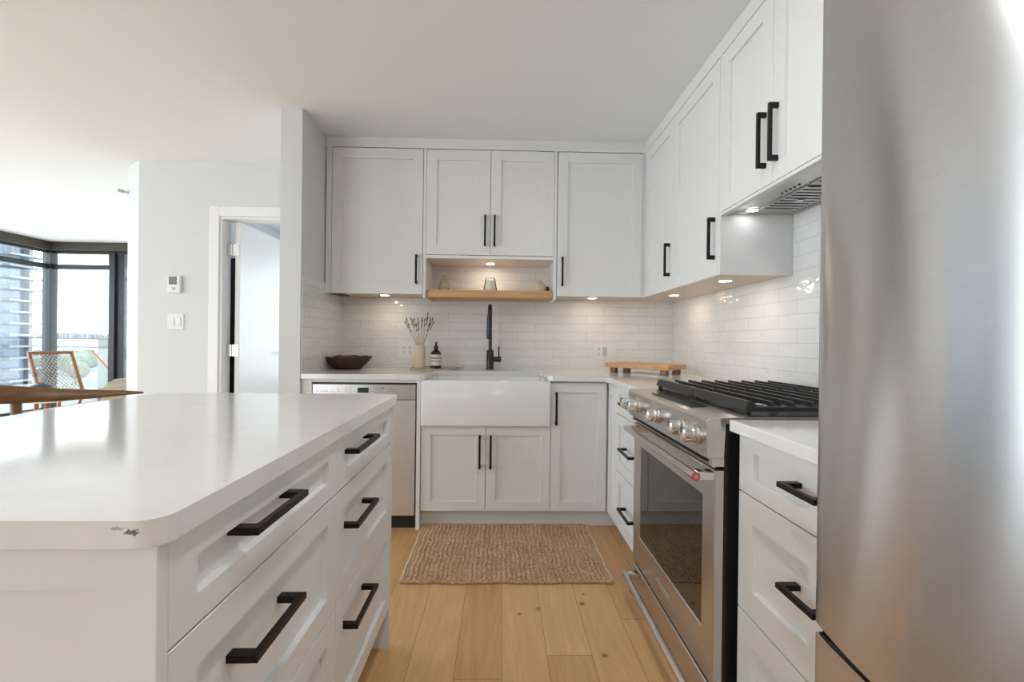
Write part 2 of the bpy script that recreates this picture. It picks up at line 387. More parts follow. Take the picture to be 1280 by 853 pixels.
# casing and jamb
bm = B(OL-.075,OL,YH-.014,YH,0,OT+.075,.003); box(bm,OL,OR+.02,YH-.014,YH,OT,OT+.075,.003); box(bm,OR-.02,OR+.05,YH-.014,YH,0,OT,.003)
struct('trim_1', bm, 'trim')
bm = B(OL,OL+.018,YH,3.60,0,OT); box(bm,OL+.018,OR,YH,3.60,OT-.018,OT); struct('trim_2', bm, 'trim')
struct('baseboard_hall', B(-2.745,OL-.076,YH-.012,YH,0,.10,.002), 'trim')
struct('baseboard_partition', B(-1.280,XP,2.633,2.645,0,.10,.002), 'trim')
# open door leaf, hinged on the left jamb
d = struct('door_1', B(-2.066,-2.028,3.560,4.350,.01,OT-.022,.002), 'trim')
for z in (1.80,1.02,.28):
    bm = bmesh.new(); tube(bm,[(-2.090,3.553,z-.045),(-2.090,3.553,z+.045)],.0065,10)
    box(bm,-2.124,-2.090,3.549,3.552,z-.045,z+.045); box(bm,-2.090,-2.034,3.556,3.560,z-.045,z+.045)
    for q in (-.03,0,.03): tube(bm,[(-2.058,3.557,z+q),(-2.058,3.553,z+q)],.005,8)
    struct('hinge', bm, 'steelplain', d, True)
bm = bmesh.new(); tube(bm,[(-2.028,4.28,.98),(-1.975,4.28,.98),(-1.97,4.27,.98),(-1.97,4.16,.98)],.009,10); lathe(bm,[(.026,0),(.026,.006)],(-2.028,4.28,.98),20,'x')
struct('door_handle', bm, 'steelplain', d, True)

single('dark_slit_block', B(-2.78,-2.20,4.40,5.60,0,1.88,.004), 'black', 'black block added behind the open door to darken the slit beside the hinges', 'cabinet', (-2.5,5.0,0))  # added black block, only there to keep the hinge slit dark
# living-room glazing
def winframe(n, panes, members, header):
    g = bmesh.new()
    for b in panes: box(g,*b)
    w = struct('window_%d'%n, g, 'glass'); f = bmesh.new()
    for b in members: box(f,*b,bev=.004)
    struct('window_frame', f, 'frame', w)
    struct('window_header', B(*header,bev=.003), 'header', w)
XW, YW = -6.50, 6.68
ver = [(-6.05-.0,0)]
mem = [(-6.56,-6.44,YW-.06,YW+.05,0,2.33),(-5.64,-5.555,YW-.05,YW+.05,0,2.33),(-5.545,-5.455,YW-.02,YW+.08,0,2.33),(-4.2,-4.1,YW-.04,YW+.04,0,2.33),(-2.99,-2.931,YW-.04,YW+.04,0,2.33),
       (-6.44,-5.64,YW-.035,YW+.035,2.075,2.143),(-6.44,-5.64,YW-.035,YW+.035,.0,.09),(-5.455,-2.99,YW-.035,YW+.035,0,.06),(-6.44,-2.99,YW-.03,YW+.03,2.30,2.335)]
winframe(1, [(-6.44,-5.64,YW-.004,YW+.004,.09,2.30),(-5.455,-2.99,YW-.004,YW+.004,.06,2.30)], mem, (-6.58,-2.931,YW-.10,YW+.10,2.335,H))
ys = [-1.6,.8,3.2,5.05]
struct('wall_living', B(-6.60,-6.44,-4.0,-1.6,0,H), 'wall')
mem = [(XW-.04,XW+.04,y-.05,y+.05,0,2.33) for y in ys]+[(XW-.035,XW+.035,-1.6,YW-.06,2.075,2.143),(XW-.035,XW+.035,-1.6,YW-.06,0,.09),(XW-.03,XW+.03,-1.6,YW-.06,2.30,2.335)]
winframe(2, [(XW-.004,XW+.004,-1.6,YW-.06,.09,2.30)], mem, (XW-.08,XW+.10,-1.6,YW-.10,2.335,H))
winframe(4, [(-6.44,-3.6,-4.104,-4.096,.06,2.35)], [(x-.04,x+.04,-4.14,-4.06,.06,2.35) for x in (-5.0,)]+[(-6.44,-3.6,-4.135,-4.065,2.075,2.14)], (-6.44,-3.6,-4.14,-4.0,2.351,H-.01))  # unseen rear window added for soft daylight from behind the camera
def portal(name, loc, rot, sx_, sy_):
    l = bpy.data.lights.new(name,'AREA'); l.shape = 'RECTANGLE'; l.size = sx_; l.size_y = sy_; l.cycles.is_portal = True
    o = bpy.data.objects.new(name, l); C.objects.link(o); o.location = loc; o.rotation_euler = rot
portal('sky_portal', (XW-.12,2.5,1.2), (0,-math.pi/2,0), 2.4, 8.3)
portal('sky_portal', (-4.7,YW+.12,1.2), (-math.pi/2,0,0), 3.5, 2.4)
portal('sky_portal', (-5.0,-4.22,1.2), (math.pi/2,0,0), 2.8, 2.3)
portal('sky_portal', (-.85,6.75,1.35), (-math.pi/2,0,0), 2.9, 1.7)

# recessed ceiling lamps (behind the camera and over the living room)
def downlight(x, y, w_, lab):
    t = thing('ceiling_downlight', lab, 'ceiling light', (x,y,H), 'recessed ceiling lights')
    part('trim_ring', lathe(bmesh.new(),[(.042,-.001),(.058,-.001),(.058,-.006),(.042,-.006),(.042,-.001)],(x,y,H),24,cap=False), 'plastic', t, True)
    part('lens', lathe(bmesh.new(),[(.041,-.002),(.041,-.004)],(x,y,H),24), 'lampc', t)
for x, y in ((.14,1.05),(.14,.25),(.14,-1.6),(-.9,-2.6),(-2.1,-2.6)):
    downlight(x, y, 3, 'white recessed ceiling light overhead, above the top edge of the photo')

# ------------------------------------------------------------------ upper cabinets
YU, XU = 2.988, .953            # front planes of the doors
ZT, ZB = 2.377, 1.425
G = .0015
yb = YB-.008; xr = XR-.008
# back run
t = thing('wall_cabinet', 'tall white single door wall cabinet in the left corner beside the partition', 'cabinet', (-.83,3.15,ZB), 'white shaker wall cabinets')
bm = B(XP+.008,-.510,YU+.021,yb,ZB+.002,ZT+.004); box(bm,XP+.008,-1.116,YU+.001,YU+.021,ZB-.004,ZT+.004)
part('body', bm, 'cab', t)
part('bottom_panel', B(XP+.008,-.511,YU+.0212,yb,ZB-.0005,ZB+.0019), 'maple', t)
door(t,'B',YU,-1.113,-.5205,ZB-.004,ZT,(-.556,-.556,1.487,1.678))
t = thing('wall_cabinet', 'white two door wall cabinet above the open niche over the sink', 'cabinet', (-.08,3.15,1.66), 'white shaker wall cabinets')
part('body', B(-.509,.360,YU+.021,yb,1.664,ZT+.004), 'cab', t)
part('side_panel', B(-.517,-.4985,YU+.001,yb,1.398,ZT+.004), 'cab', t); part('side_panel', B(.348,.366,YU+.001,yb,1.398,ZT+.004), 'cab', t)
part('niche_top', B(-.4985,.348,YU+.001,yb,1.660,1.680), 'cab', t)
door(t,'B',YU,-.4965,-.0765,1.684,ZT,(-.109,-.109,1.743,1.944))
door(t,'B',YU,-.0735,.3465,1.684,ZT,(-.046,-.046,1.743,1.944))
t = thing('wall_cabinet', 'white single door wall cabinet on the back wall, right of the sink', 'cabinet', (.65,3.15,ZB), 'white shaker wall cabinets')
bm = B(.367,xr,YU+.021,yb,ZB+.002,ZT+.004); box(bm,.939,XU+.02,YU+.001,YU+.021,ZB-.004,ZT+.004); part('body', bm, 'cab', t)
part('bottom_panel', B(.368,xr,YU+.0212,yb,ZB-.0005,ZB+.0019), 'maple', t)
door(t,'B',YU,.3715,.9375,ZB-.004,ZT,(.404,.404,1.486,1.677))
# right run
t = thing('wall_cabinet', 'white two door wall cabinet on the right wall between corner and range hood', 'cabinet', (1.12,2.47,ZB), 'white shaker wall cabinets')
bm = B(XU+.021,xr,1.962,YU+.020,ZB+.002,ZT+.004); part('body', bm, 'cab', t)
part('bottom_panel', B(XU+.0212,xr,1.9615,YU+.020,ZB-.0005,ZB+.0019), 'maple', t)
part('side_panel', B(XU+.001,xr,1.944,1.961,ZB-.004,ZT+.004), 'cab', t)
door(t,'R',XU,2.490,YU-.016,ZB-.004,ZT,(2.532,2.532,1.496,1.682))
door(t,'R',XU,1.964,2.487,ZB-.004,ZT,(1.995,1.995,1.495,1.682))
for c_ in t.children:
    if c_.name.startswith('door'): pass
t = thing('wall_cabinet', 'short white two door wall cabinet holding the range hood', 'cabinet', (1.12,1.57,1.69), 'white shaker wall cabinets')
part('body', B(XU+.021,xr,1.200,1.943,1.712,ZT+.004), 'cab', t)
door(t,'R',XU,1.5745,1.9425,1.692,ZT,(1.612,1.612,1.757,1.958))
door(t,'R',XU,1.200,1.5715,1.692,ZT,(1.541,1.541,1.757,1.958))
part('bottom_rail', B(XU-.001,XU+.022,1.200,1.9425,1.676,1.690,.002), 'cab', t)
bm = bmesh.new()
poly(bm, [(XP,YU+.002),(XU+.002,YU+.002),(XU+.002,.9),(xr,.9),(xr,yb),(XP,yb)], ZT+.006, H-.0005)
single('crown_filler', bm, 'cab', 'white filler strip closing the gap between wall cabinets and ceiling', 'filler', (0,3.1,ZT+.006))
# tall white gable between hood cabinet and fridge is out of view; the hood itself
HB = 1.690
t = thing('range_hood', 'stainless steel insert range hood under the short cabinet above the stove', 'range hood', (1.1,1.57,HB))
bm = bmesh.new(); box(bm,XU+.024,1.262,1.205,1.940,HB,1.712); part('body', bm, 'steelplain', t)
bm = bmesh.new(); box(bm,XU+.023,XU+.032,1.205,1.940,HB-.010,HB); box(bm,1.255,1.263,1.205,1.940,HB-.006,HB); box(bm,XU+.032,1.255,1.932,1.940,HB-.006,HB); part('rim', bm, 'steelplain', t)
for y0,y1 in ((1.58,1.885),(1.262,1.567)):
    bm = bmesh.new(); 
    k = 0; y = y1-.012
    box(bm,1.083,1.092,y0,y1,HB-.005,HB); box(bm,1.236,1.246,y0,y1,HB-.005,HB)
    while y-.02 > y0: box(bm,1.092,1.236,y-.018,y,HB-.006,HB-.002,.0015); y -= .033
    f = part('baffle_filter', bm, 'filter', t)
    part('gap_shadow_tray', B(1.090,1.238,y0+.002,y1-.002,HB-.0015,HB-.0005), 'blackmetal', f)  # black sheet stands in for the shade between the slats
    f.children[0].name = 'filter_gap_shade'
    part('latch', B(1.150,1.175,(y0+y1)/2-.012,(y0+y1)/2+.012,HB-.010,HB-.006,.001), 'chrome', f)
for k in range(5):
    part('button', lathe(bmesh.new(),[(.0045,-.003),(.0045,0)],(1.056,1.675-k*.024,HB),12), 'black', t)
def puck(x, y, z, warm, energy, lab, size=.028, spread=130, parent=None, col=(1,.84,.66)):
    t = parent or thing('puck_light', lab, 'under-cabinet light', (x,y,z), 'cabinet puck lights')
    r = part('trim_ring', lathe(bmesh.new(),[(size,0),(size+.007,0),(size+.006,-.004),(size,-.004),(size,0)],(x,y,z),28,cap=False), 'plastic', t, True)
    part('lens', lathe(bmesh.new(),[(size-.001,-.0005),(size-.001,-.003)],(x,y,z),28), 'lamp' if warm else 'lampw', t)
PU = 1.2
puck(-.797,3.12,ZB-.0005,1,PU,'round warm puck light under the left corner wall cabinet')
puck(.634,3.12,ZB-.0005,1,PU,'round warm puck light under the back cabinet right of the sink')
puck(1.109,2.865,ZB-.0005,1,PU,'round warm puck light under the right cabinets, nearest the corner')
puck(1.084,2.157,ZB-.0005,1,PU,'round warm puck light under the right cabinets, beside the hood side panel')
puck(-.076,3.166,1.660,1,.8,'round warm puck light in the roof of the open niche over the sink')
puck(1.062,1.887,HB-.001,0,.9,'bright round white lamp in the range hood',size=.022,parent=t,col=(1,.97,.93))
puck(1.062,1.26,HB-.001,0,.9,'',size=.022,parent=t,col=(1,.97,.93))
# black strip stands in for the dark gap under the cabinet beside the partition
single('gap_strip', B(-1.135,-1.06,3.02,3.20,ZB-.006,ZB-.0006,.001), 'black', 'flat black strip for the dark gap under the left corner cabinet next to the partition tiles', 'dark strip', (-1.1,3.1,ZB-.006))
# floating shelf
single('floating_shelf', B(-.4965,.346,3.012,yb,1.405,1.456,.002), 'oak', 'thick light oak shelf board spanning the niche above the sink', 'shelf', (-.07,3.1,1.405))

# ------------------------------------------------------------------ base cabinets, back run
YF, XF = 2.680, .649
t = thing('base_cabinet', 'white two door base cabinet under the farmhouse sink', 'cabinet', (-.08,2.98,0), 'white shaker base cabinets')
part('body', B(-.4625,.3045,YF+.021,yb,.105,.600), 'cab', t)
part('side_panel', B(-.4885,-.4665,YF-.012,yb,0,.883), 'cab', t)
door(t,'B',YF,-.4635,-.0815,.107,.613,(-.115,-.115,.364,.559),rail=.056)
door(t,'B',YF,-.0785,.3035,.107,.613,(-.050,-.050,.364,.559),rail=.056)
t = thing('base_cabinet', 'narrow white base cabinet in the corner with one tall door, right of the sink', 'cabinet', (.5,2.98,0), 'white shaker base cabinets')
part('body', B(.3065,XF+.020,YF+.021,yb,.105,.883), 'cab', t)
door(t,'B',YF,.3065,.6395,.107,.872,(.336,.336,.624,.819),rail=.056)
single('toe_kick', B(-.4660,.80,YF+.055,YF+.070,0,.104), 'cab', 'white recessed plinth board under the sink cabinets behind the jute rug', 'plinth', (.1,YF+.06,0))
# left filler and dishwasher
t = thing('base_cabinet', 'narrow white filler panel between partition and dishwasher', 'cabinet filler', (-1.13,2.7,0))
bm = B(XP+.001,-1.101,YF-.012,yb,0,.883); part('body', bm, 'cab', t)
part('top_rail', B(-1.101,-.489,YF-.010,YF+.02,.866,.883), 'cab', t)
DX0, DX1, DY = -1.094, -.496, 2.664
t = thing('dishwasher', 'stainless steel dishwasher with a small dark display, left of the sink', 'dishwasher', (-.8,2.95,0))
part('body', B(DX0-.004,DX1+.004,DY+.03,yb,.06,.862), 'black', t)
dd = part('door', B(DX0,DX1,DY,DY+.03,.084,.764,.003), 'steelvert', t)
cp = part('control_panel', B(DX0,DX1,DY-.002,DY+.03,.767,.856,.003), 'steelplain', t, label='smooth steel control strip with dark display')
part('display', B(-.832,-.768,DY-.0028,DY-.0018,.806,.836), 'screen', cp)
f0, f1 = DY-.0026, DY-.0018
def sym(polys):
    bm = bmesh.new()
    for q in polys: box(bm,q[0],q[1],f0,f1,q[2],q[3])
    part('key_symbol', bm, 'lcd', cp)
for x in (-.905,-.73):
    sym([(x,x+.035,.808,.8096),(x,x+.035,.822,.8236),(x,x+.035,.836,.8376),(x,x+.0014,.808,.8376),(x+.0336,x+.035,.808,.8376)])
for i in range(9): sym([(-1.070+i*.0075,-1.066+i*.0075,.812,.8165)])
for x in (-.992,-.612,-.975,-.745,-.855,-.655): sym([(x,x+.009,.812,.815)])
sym([(-.958,-.941,.830,.832),(-.943,-.941,.812,.832),(-.949,-.941,.812,.814)])
sym([(-.642,-.622,.826,.828),(-.642,-.640,.815,.828),(-.624,-.622,.815,.828)])
sym([(-.690,-.682,.830,.838),(-.694,-.678,.833,.835)])
part('toe_kick', B(DX0,DX1,DY+.035,DY+.05,.0,.080), 'black', t)
# apron sink
SX0, SX1, SY0, SY1 = -.4635, .3035, 2.655, 3.045
t = thing('farmhouse_sink', 'white porcelain farmhouse sink with a deep plain apron front', 'sink', (-.08,2.85,.62))
bm = bmesh.new(); zt = .8825
def rr(x0,x1,y0,y1,r,n=4):
    pts = []
    for cx_,cy_,a0 in ((x1-r,y0+r,-90),(x1-r,y1-r,0),(x0+r,y1-r,90),(x0+r,y0+r,180)):
        for k in range(n+1):
            a = math.radians(a0+90*k/n); pts.append((cx_+r*math.cos(a),cy_+r*math.sin(a)))
    return pts
loops = [(rr(SX0,SX1,SY0,SY1,.012),.6175),(rr(SX0,SX1,SY0,SY1,.012),zt-.006),(rr(SX0+.004,SX1-.004,SY0+.004,SY1-.004,.012),zt),(rr(SX0+.022,SX1-.022,SY0+.022,SY1-.02,.04),zt),
         (rr(SX0+.026,SX1-.026,SY0+.026,SY1-.024,.04),zt-.006),(rr(SX0+.034,SX1-.034,SY0+.034,SY1-.032,.04),.665)]
rings = [[bm.verts.new((x,y,z)) for x,y in p] for p,z in loops]
for a,b_ in zip(rings,rings[1:]):
    n = len(a)
    for k in range(n): bm.faces.new([a[k],a[(k+1)%n],b_[(k+1)%n],b_[k]])
bm.faces.new(rings[0][::-1]); bm.faces.new(rings[-1])
part('basin', bm, 'porcelain', t, True)
part('drain', lathe(bmesh.new(),[(.045,.0005),(.045,.003),(.03,.001)],(-.08,2.88,.665),24), 'chrome', t, True)
# counters
def slab(pts, z0=ZCB, z1=ZCT): return poly(bmesh.new(), pts, z0, z1, .003, 2)
XC = .623; CY = 2.650; SC0, SC1, SCY = -.445, .285, 3.030
pts = [(XP+.001,CY),(SC0-.025,CY),(SC0,CY+.02),(SC0,SCY-.02),(SC0+.02,SCY),(SC1-.02,SCY),(SC1,SCY-.02),(SC1,CY+.02),(SC1+.025,CY),(XC,CY),(XC,1.993),(XR-.008,1.993),(XR-.008,YB-.008),(XP+.008,YB-.008)]
single('countertop', slab(pts), 'quartz', 'white quartz worktop running along the back wall and round the right corner', 'countertop', (0,3,ZCB))
single('countertop', slab([(XC,.852),(XR-.008,.852),(XR-.008,1.205),(XC,1.205)]), 'quartz', 'short white quartz worktop between the range and the fridge', 'countertop', (1,1,ZCB))
# right base cabinets
t = thing('base_cabinet', 'white base cabinet with three drawers between the corner and the range', 'cabinet', (.95,2.3,0), 'white shaker base cabinets')
part('body', B(XF+.021,xr,1.993,2.66,.105,.883), 'cab', t)
part('filler_panel', shaker('R',XF,2.492,YF-.004,.107,.872,.056), 'cab', t)
def drawers(t, o, p, a0, a1, hs, rows, rail=.056):
    for (z0,z1), hz in zip(rows, hs):
        r = .040 if z1-z0 < .2 else rail
        door(t,o,p,a0,a1,z0,z1,hz and (hz[0],hz[1],hz[2],hz[2]),'drawer',rail=rail,rz=r)
ROWS = [(.729,.880),(.4175,.7255),(.107,.414)]
drawers(t,'R',XF,1.996,2.489,[(2.14,2.34,.80),(2.14,2.34,.562),(2.14,2.34,.250)],ROWS)
single('toe_kick', B(XF+.07,XF+.085,1.993,YF+.055,0,.104), 'cab', 'white recessed plinth board under the corner drawer cabinet beside the range', 'plinth', (XF+.07,2.3,0))
t = thing('base_cabinet', 'narrow white base cabinet with three drawers between the range and the fridge', 'cabinet', (.95,1.02,0), 'white shaker base cabinets')
part('body', B(XF+.021,xr,.855,1.203,.105,.883), 'cab', t)
part('toe_kick', B(XF+.07,xr,.855,1.203,0,.104), 'cab', t)
drawers(t,'R',XF,.858,1.202,[(.865,.985,.812),(.865,.985,.588),(.865,.985,.30)],ROWS,rail=.068)

# ------------------------------------------------------------------ range
RY0, RY1 = 1.230, 1.986; RM = (RY0+RY1)/2
t = thing('gas_range', 'stainless steel slide-in gas range with black grates and five chrome knobs', 'stove', (.93,RM,0))
part('body', B(.6235,XR-.012,RY0+.006,RY1-.006,.02,.899,.002), 'blackmetal', t)
bm = bmesh.new()
prism(bm, [(.574,.803),(.570,.905),(.581,.914),(.70,.918),(1.258,.918),(1.258,.900),(.624,.900),(.622,.803)], 'y', RY0, RY1)
bmesh.ops.bevel(bm, geom=[e for e in bm.edges], offset=.0012, segments=1, affect='EDGES')
cp = part('control_panel', bm, 'steel', t)
part('side_trim', B(.588,.6225,RY0+.002,RY0+.020,.780,.803), 'steelplain', t); part('side_trim', B(.588,.6225,RY1-.020,RY1-.002,.780,.803), 'steelplain', t)
part('vent_rail', B(.594,.600,RY0+.004,RY1-.004,.776,.782,.001), 'steelplain', t)
part('vent_gap', B(.604,.623,RY0+.020,RY1-.020,.766,.8028), 'black', t)
part('top_display', B(.612,.668,1.43,1.80,.9140,.9185,.0008), 'screen', cp)
part('cooktop', B(.700,1.245,RY0+.012,RY1-.012,.917,.921,.001), 'blackmetal', t)
for y in (1.945,1.845,1.615,1.395,1.293):
    k = part('knob', lathe(bmesh.new(),[(.0,-.047),(.016,-.047),(.0215,-.044),(.0230,-.040),(.0215,-.022),(.0225,-.020),(.0235,-.018),(.0245,-.010),(.0235,-.006)],(.573,y,.858),32,'x'), 'chrome', t, True)
    part('bezel', lathe(bmesh.new(),[(.026,-.008),(.0275,-.005),(.0275,.001)],(.573,y,.858),32,'x'), 'steelplain', k, True)
    part('grip_mark', B(.5245,.5305,y-.0018,y+.0018,.860,.8785), 'black', k)
# oven door
OX = .597
bm = bmesh.new(); wy0, wy1, wz0, wz1 = 1.305, 1.895, .292, .680
def ring(y0,y1,z0,z1,x): return [bm.verts.new((x,y,z)) for y,z in ((y0,z0),(y1,z0),(y1,z1),(y0,z1))]
r0 = ring(RY0+.004,RY1-.004,.165,.768,OX+.026); r1 = ring(RY0+.004,RY1-.004,.165,.768,OX+.003); r2 = ring(RY0+.007,RY1-.007,.168,.765,OX); r3 = ring(wy0,wy1,wz0,wz1,OX); r4 = ring(wy0+.004,wy1-.004,wz0+.004,wz1-.004,OX+.004)
for a,b_ in ((r0,r1),(r1,r2),(r2,r3),(r3,r4)):
    for k in range(4): bm.faces.new([a[k],a[(k+1)%4],b_[(k+1)%4],b_[k]])
bm.faces.new(r0); bm.faces.new(r4)
od = part('oven_door', bm, 'steel', t)
part('door_glass', B(OX+.0025,OX+.0038,wy0+.004,wy1-.004,wz0+.004,wz1-.004), 'glassdark', od)
bm = B(OX-.003,OX+.001,1.545,1.680,.2165,.2365,.001); pl_ = part('badge', bm, 'steelplain', od)
def bar(par, x, z, y0, y1, red):
    h = part('handle', tube(bmesh.new(),[(x,y0,z),(x,y1,z)],.0122,24), 'steelplain', par, True)
    for y in (y0,y1):
        s = 1 if y == y0 else -1
        bm = bmesh.new(); box(bm,x+.006,OX+.002,y+s*.001,y+s*.034,z-.0125,z+.0125,.002); part('handle_bracket', bm, 'chrome', h)
    if red:
        m_ = part('medallion', lathe(bmesh.new(),[(.0118,0),(.0118,-.003),(.0105,-.004)],(x,y0,z),28,'y'), 'red', h, True, 'red round end cap medallion')
        bm = bmesh.new()
        for k in range(12):
            a = k*math.pi/6; tube(bm,[(x+.0078*math.cos(a),y0-.0042,z+.0078*math.sin(a)),(x+.0078*math.cos(a),y0-.0050,z+.0078*math.sin(a))],.0013,6)
        lathe(bm,[(.0052,-.0042),(.0052,-.0046),(.0038,-.0046),(.0038,-.0042)],(x,y0,z),20,'y'); tube(bm,[(x,y0-.0042,z-.0025),(x,y0-.0052,z-.0025)],.001,6); box(bm,x-.0006,x+.0006,y0-.0048,y0-.004,z-.003,z+.003)
        part('emblem', bm, 'redpale', m_)
    return h
bar(od, .545, .752, 1.235, 1.925, True)
dr = part('warming_drawer', B(OX+.002,OX+.026,RY0+.004,RY1-.004,.030,.150,.003), 'steel', t)
bar(dr, .545, .128, 1.235, 1.925, False)
part('drawer_gap', B(OX+.008,OX+.020,RY0+.006,RY1-.006,.150,.166), 'black', t)
for x,y in ((.70,RY0+.05),(.70,RY1-.05),(1.2,RY0+.05),(1.2,RY1-.05)): part('foot', lathe(bmesh.new(),[(.02,0),(.02,.021)],(x,y,0),16), 'black', t)
# burners
for x,y,r in ((.84,1.40,.045),(1.10,1.40,.036),(.97,RM,.052),(.84,1.81,.040),(1.10,1.81,.034)):
    b_ = part('burner', lathe(bmesh.new(),[(r*1.25,0),(r*1.2,.006),(r*.9,.010),(r*.9,.016)],(x,y,.921),28), 'steelplain', t, True)
    part('burner_cap', lathe(bmesh.new(),[(r,.0165),(r*1.02,.019),(r*.95,.023),(0,.024)],(x,y,.921),28), 'iron', b_, True)
# grates: bars running away from the viewer on cross bars
GZ = .957
for g0,g1 in ((RY0+.022,RM-.002),(RM+.002,RY1-.012)):
    bm = bmesh.new()
    xs = [.702]+[.778+.0595*i for i in range(8)]
    prism(bm, [(.690,.932),(.700,GZ+.002),(.712,GZ+.002),(.722,.938),(.716,.930)], 'y', g0, g1)
    for x in xs[1:]:
        prism(bm, [(g0+.004,.930),(g0+.016,GZ-.002),(g0+.028,GZ),(g1-.010,GZ),(g1-.001,GZ+.001),(g1-.001,GZ-.010),(g0+.032,GZ-.012),(g0+.022,.930)], 'x', x-.0055, x+.0055)
    for y in (g0+.010,(g0+g1)/2,g1-.016): box(bm,.70,xs[-1]+.006,y-.006,y+.006,.930,.943,.001)
    for x in (.704,xs[4],xs[-1]):
        for y in (g0+.012,g1-.014): box(bm,x-.007,x+.007,y-.007,y+.007,.9205,.932)
    part('grate', bm, 'iron', t)

# ------------------------------------------------------------------ fridge
FX = .600; FY0, FY1 = -.085, .838
t = thing('refrigerator', 'large brushed stainless steel fridge filling the right edge of the view', 'refrigerator', (.95,.38,0))
part('body', B(FX+.070,XR-.01,FY0+.004,FY1-.004,.02,1.80,.004), 'steelplain', t)
def fdoor(y0,y1,z0,z1,bulge=.010):
    bm = bmesh.new(); n = 24; r = .006
    prof = [(FX+.065,y1)]
    prof += [(FX+r-r*math.sin(math.radians(a)), y1-r+r*math.cos(math.radians(a))) for a in (0,30,60,90)]
    for k in range(1,n):
        u = k/n; prof.append((FX-bulge*4*u*(1-u), (y1-r)*(1-u)+(y0+r)*u))
    prof += [(FX+r-r*math.cos(math.radians(a)), y0+r-r*math.sin(math.radians(a))) for a in (0,30,60,90)]
    prof += [(FX+.065,y0)]
    return poly(bm, prof, z0, z1, .002, 1)
FM = (FY0+FY1)/2
dn = part('door', fdoor(FY0,FM-.002,.600,1.80,.022), 'fridge', t, True)
dd = part('door', fdoor(FM+.002,FY1,.600,1.80,.022), 'fridge', t, True)
fz = part('freezer_drawer', fdoor(FY0,FY1,.06,.580,.014), 'fridge', t, True)
part('gasket', B(FX+.012,FX+.068,FY0+.006,FY1-.006,.575,.605), 'black', t)
part('drawer_grip', B(FX+.004,FX+.030,FY0+.02,FY1-.008,.5795,.5835), 'black', fz)
part('base_grille', B(FX+.09,FX+.12,FY0+.01,FY1-.01,.0,.06), 'black', t)
for q in (-.05,):
    bm = bmesh.new(); tube(bm,[(FX-.05,FM+q,.75),(FX-.05,FM+q,1.55)],.011,16)
    for z in (.80,1.50): tube(bm,[(FX-.05,FM+q,z),(FX+.002,FM+q,z)],.009,12)
    part('handle', bm, 'steelplain', dn, True)

# ------------------------------------------------------------------ island
IX, IY0, IY1, IXL = -.393, .531, 1.663, -1.262
def island_pts(x0,x1,y0,y1,r=.030,n=10):
    return rr(x0,x1,y0,y1,r,n)
single('countertop', poly(bmesh.new(), island_pts(IXL-.0,-.382,.519,1.712), .883, .915, .003, 2), 'quartz', 'large white quartz island worktop with rounded corners and a dark chip', 'countertop', (-.85,1.1,.883))
P2 = IX
for nm, a0, a1, lab, hs in (('near', .549, 1.1025, 'white island drawer cabinet nearest the viewpoint with three wide drawers', (.685,.862)),
                      ('far', 1.1055, 1.645, 'white island drawer cabinet at the far end, facing the range', (1.17,1.37))):
    t = thing('island_cabinet', lab, 'cabinet', (-.8,(a0+a1)/2,0), 'white island cabinets')
    b0, b1 = (IY0+.021, 1.1035) if nm == 'near' else (1.1045, IY1-.020)
    part('body', B(IXL+.02,IX-.021,b0,b1,.107,.8825), 'cab', t)
    part('toe_kick', B(IXL+.06,IX-.075,b0,b1,0,.106), 'cab', t)
    z1s = [(.747,.880),(.4675,.744),(.150,.4645)]
    drawers(t,'I',IX,a0,a1,[(hs[0],hs[1],.832 if nm=='far' else .832),(hs[0],hs[1]-.004,.640),(hs[0],hs[1],.38)],z1s,rail=.052)
    if nm == 'far': part('end_panel', B(IXL+.02,IX+.001,IY1-.018,IY1,.0,.8825), 'cab', t)
    else:
        bm = bmesh.new()
        d_ = part('end_panel', shaker('B',IY0,IXL+.02,IX,.0,.8825,.062,th=.0165,rz=.052), 'cab', t)

# ------------------------------------------------------------------ rug
t = thing('jute_rug', 'woven brown jute rug on the oak floor in front of the sink', 'rug', (.04,2.39,0))
RX0, RX1, RYa, RYb = -.445, .532, 2.078, 2.722
bm = bmesh.new(); nx, ny = 210, 150
vs = [[None]*(ny+1) for _ in range(nx+1)]
rnd = random.Random(3)
for i in range(nx+1):
    for j in range(ny+1):
        u, v_ = i/nx, j/ny
        rowp = u*42
        z = .008+.007*abs(math.sin(math.pi*rowp))+.0035*math.sin(v_*190+(int(rowp)%2)*math.pi)+rnd.uniform(-.0025,.0025)
        e = min(u,1-u,v_*.66,(1-v_)*.66); z *= min(1,.45+e*28)
        wob = .004*math.sin(u*17)+.003*math.sin(u*41+1)
        x = RX0+u*(RX1-RX0)+(.006*(v_-.5)*(1 if u>.5 else 1))*0+.003*math.sin(v_*23); y = RYa+v_*(RYb-RYa)+wob*(1-v_)
        vs[i][j] = bm.verts.new((x,y,z))
for i in range(nx):
    for j in range(ny): bm.faces.new([vs[i][j],vs[i+1][j],vs[i+1][j+1],vs[i][j+1]])
part('woven_field', bm, 'jute', t, True, recalc=False)
for x in (RX0,RX1):
    part('binding', tube(bmesh.new(),[(x+.003*math.sin(v_/20*23),RYa+v_/20*(RYb-RYa),.008) for v_ in range(21)],.008,8), 'jute_edge', t, True)
bm = bmesh.new()
for yy_,ww in ((RYa,1),(RYb,0)):
    tube(bm,[(RX0+u/60*(RX1-RX0),yy_+ww*(.004*math.sin(u/60*17)+.003*math.sin(u/60*41+1)),.007+.001*math.sin(u*2.1)) for u in range(61)],.007,8)
part('hem', bm, 'jute', t, True)

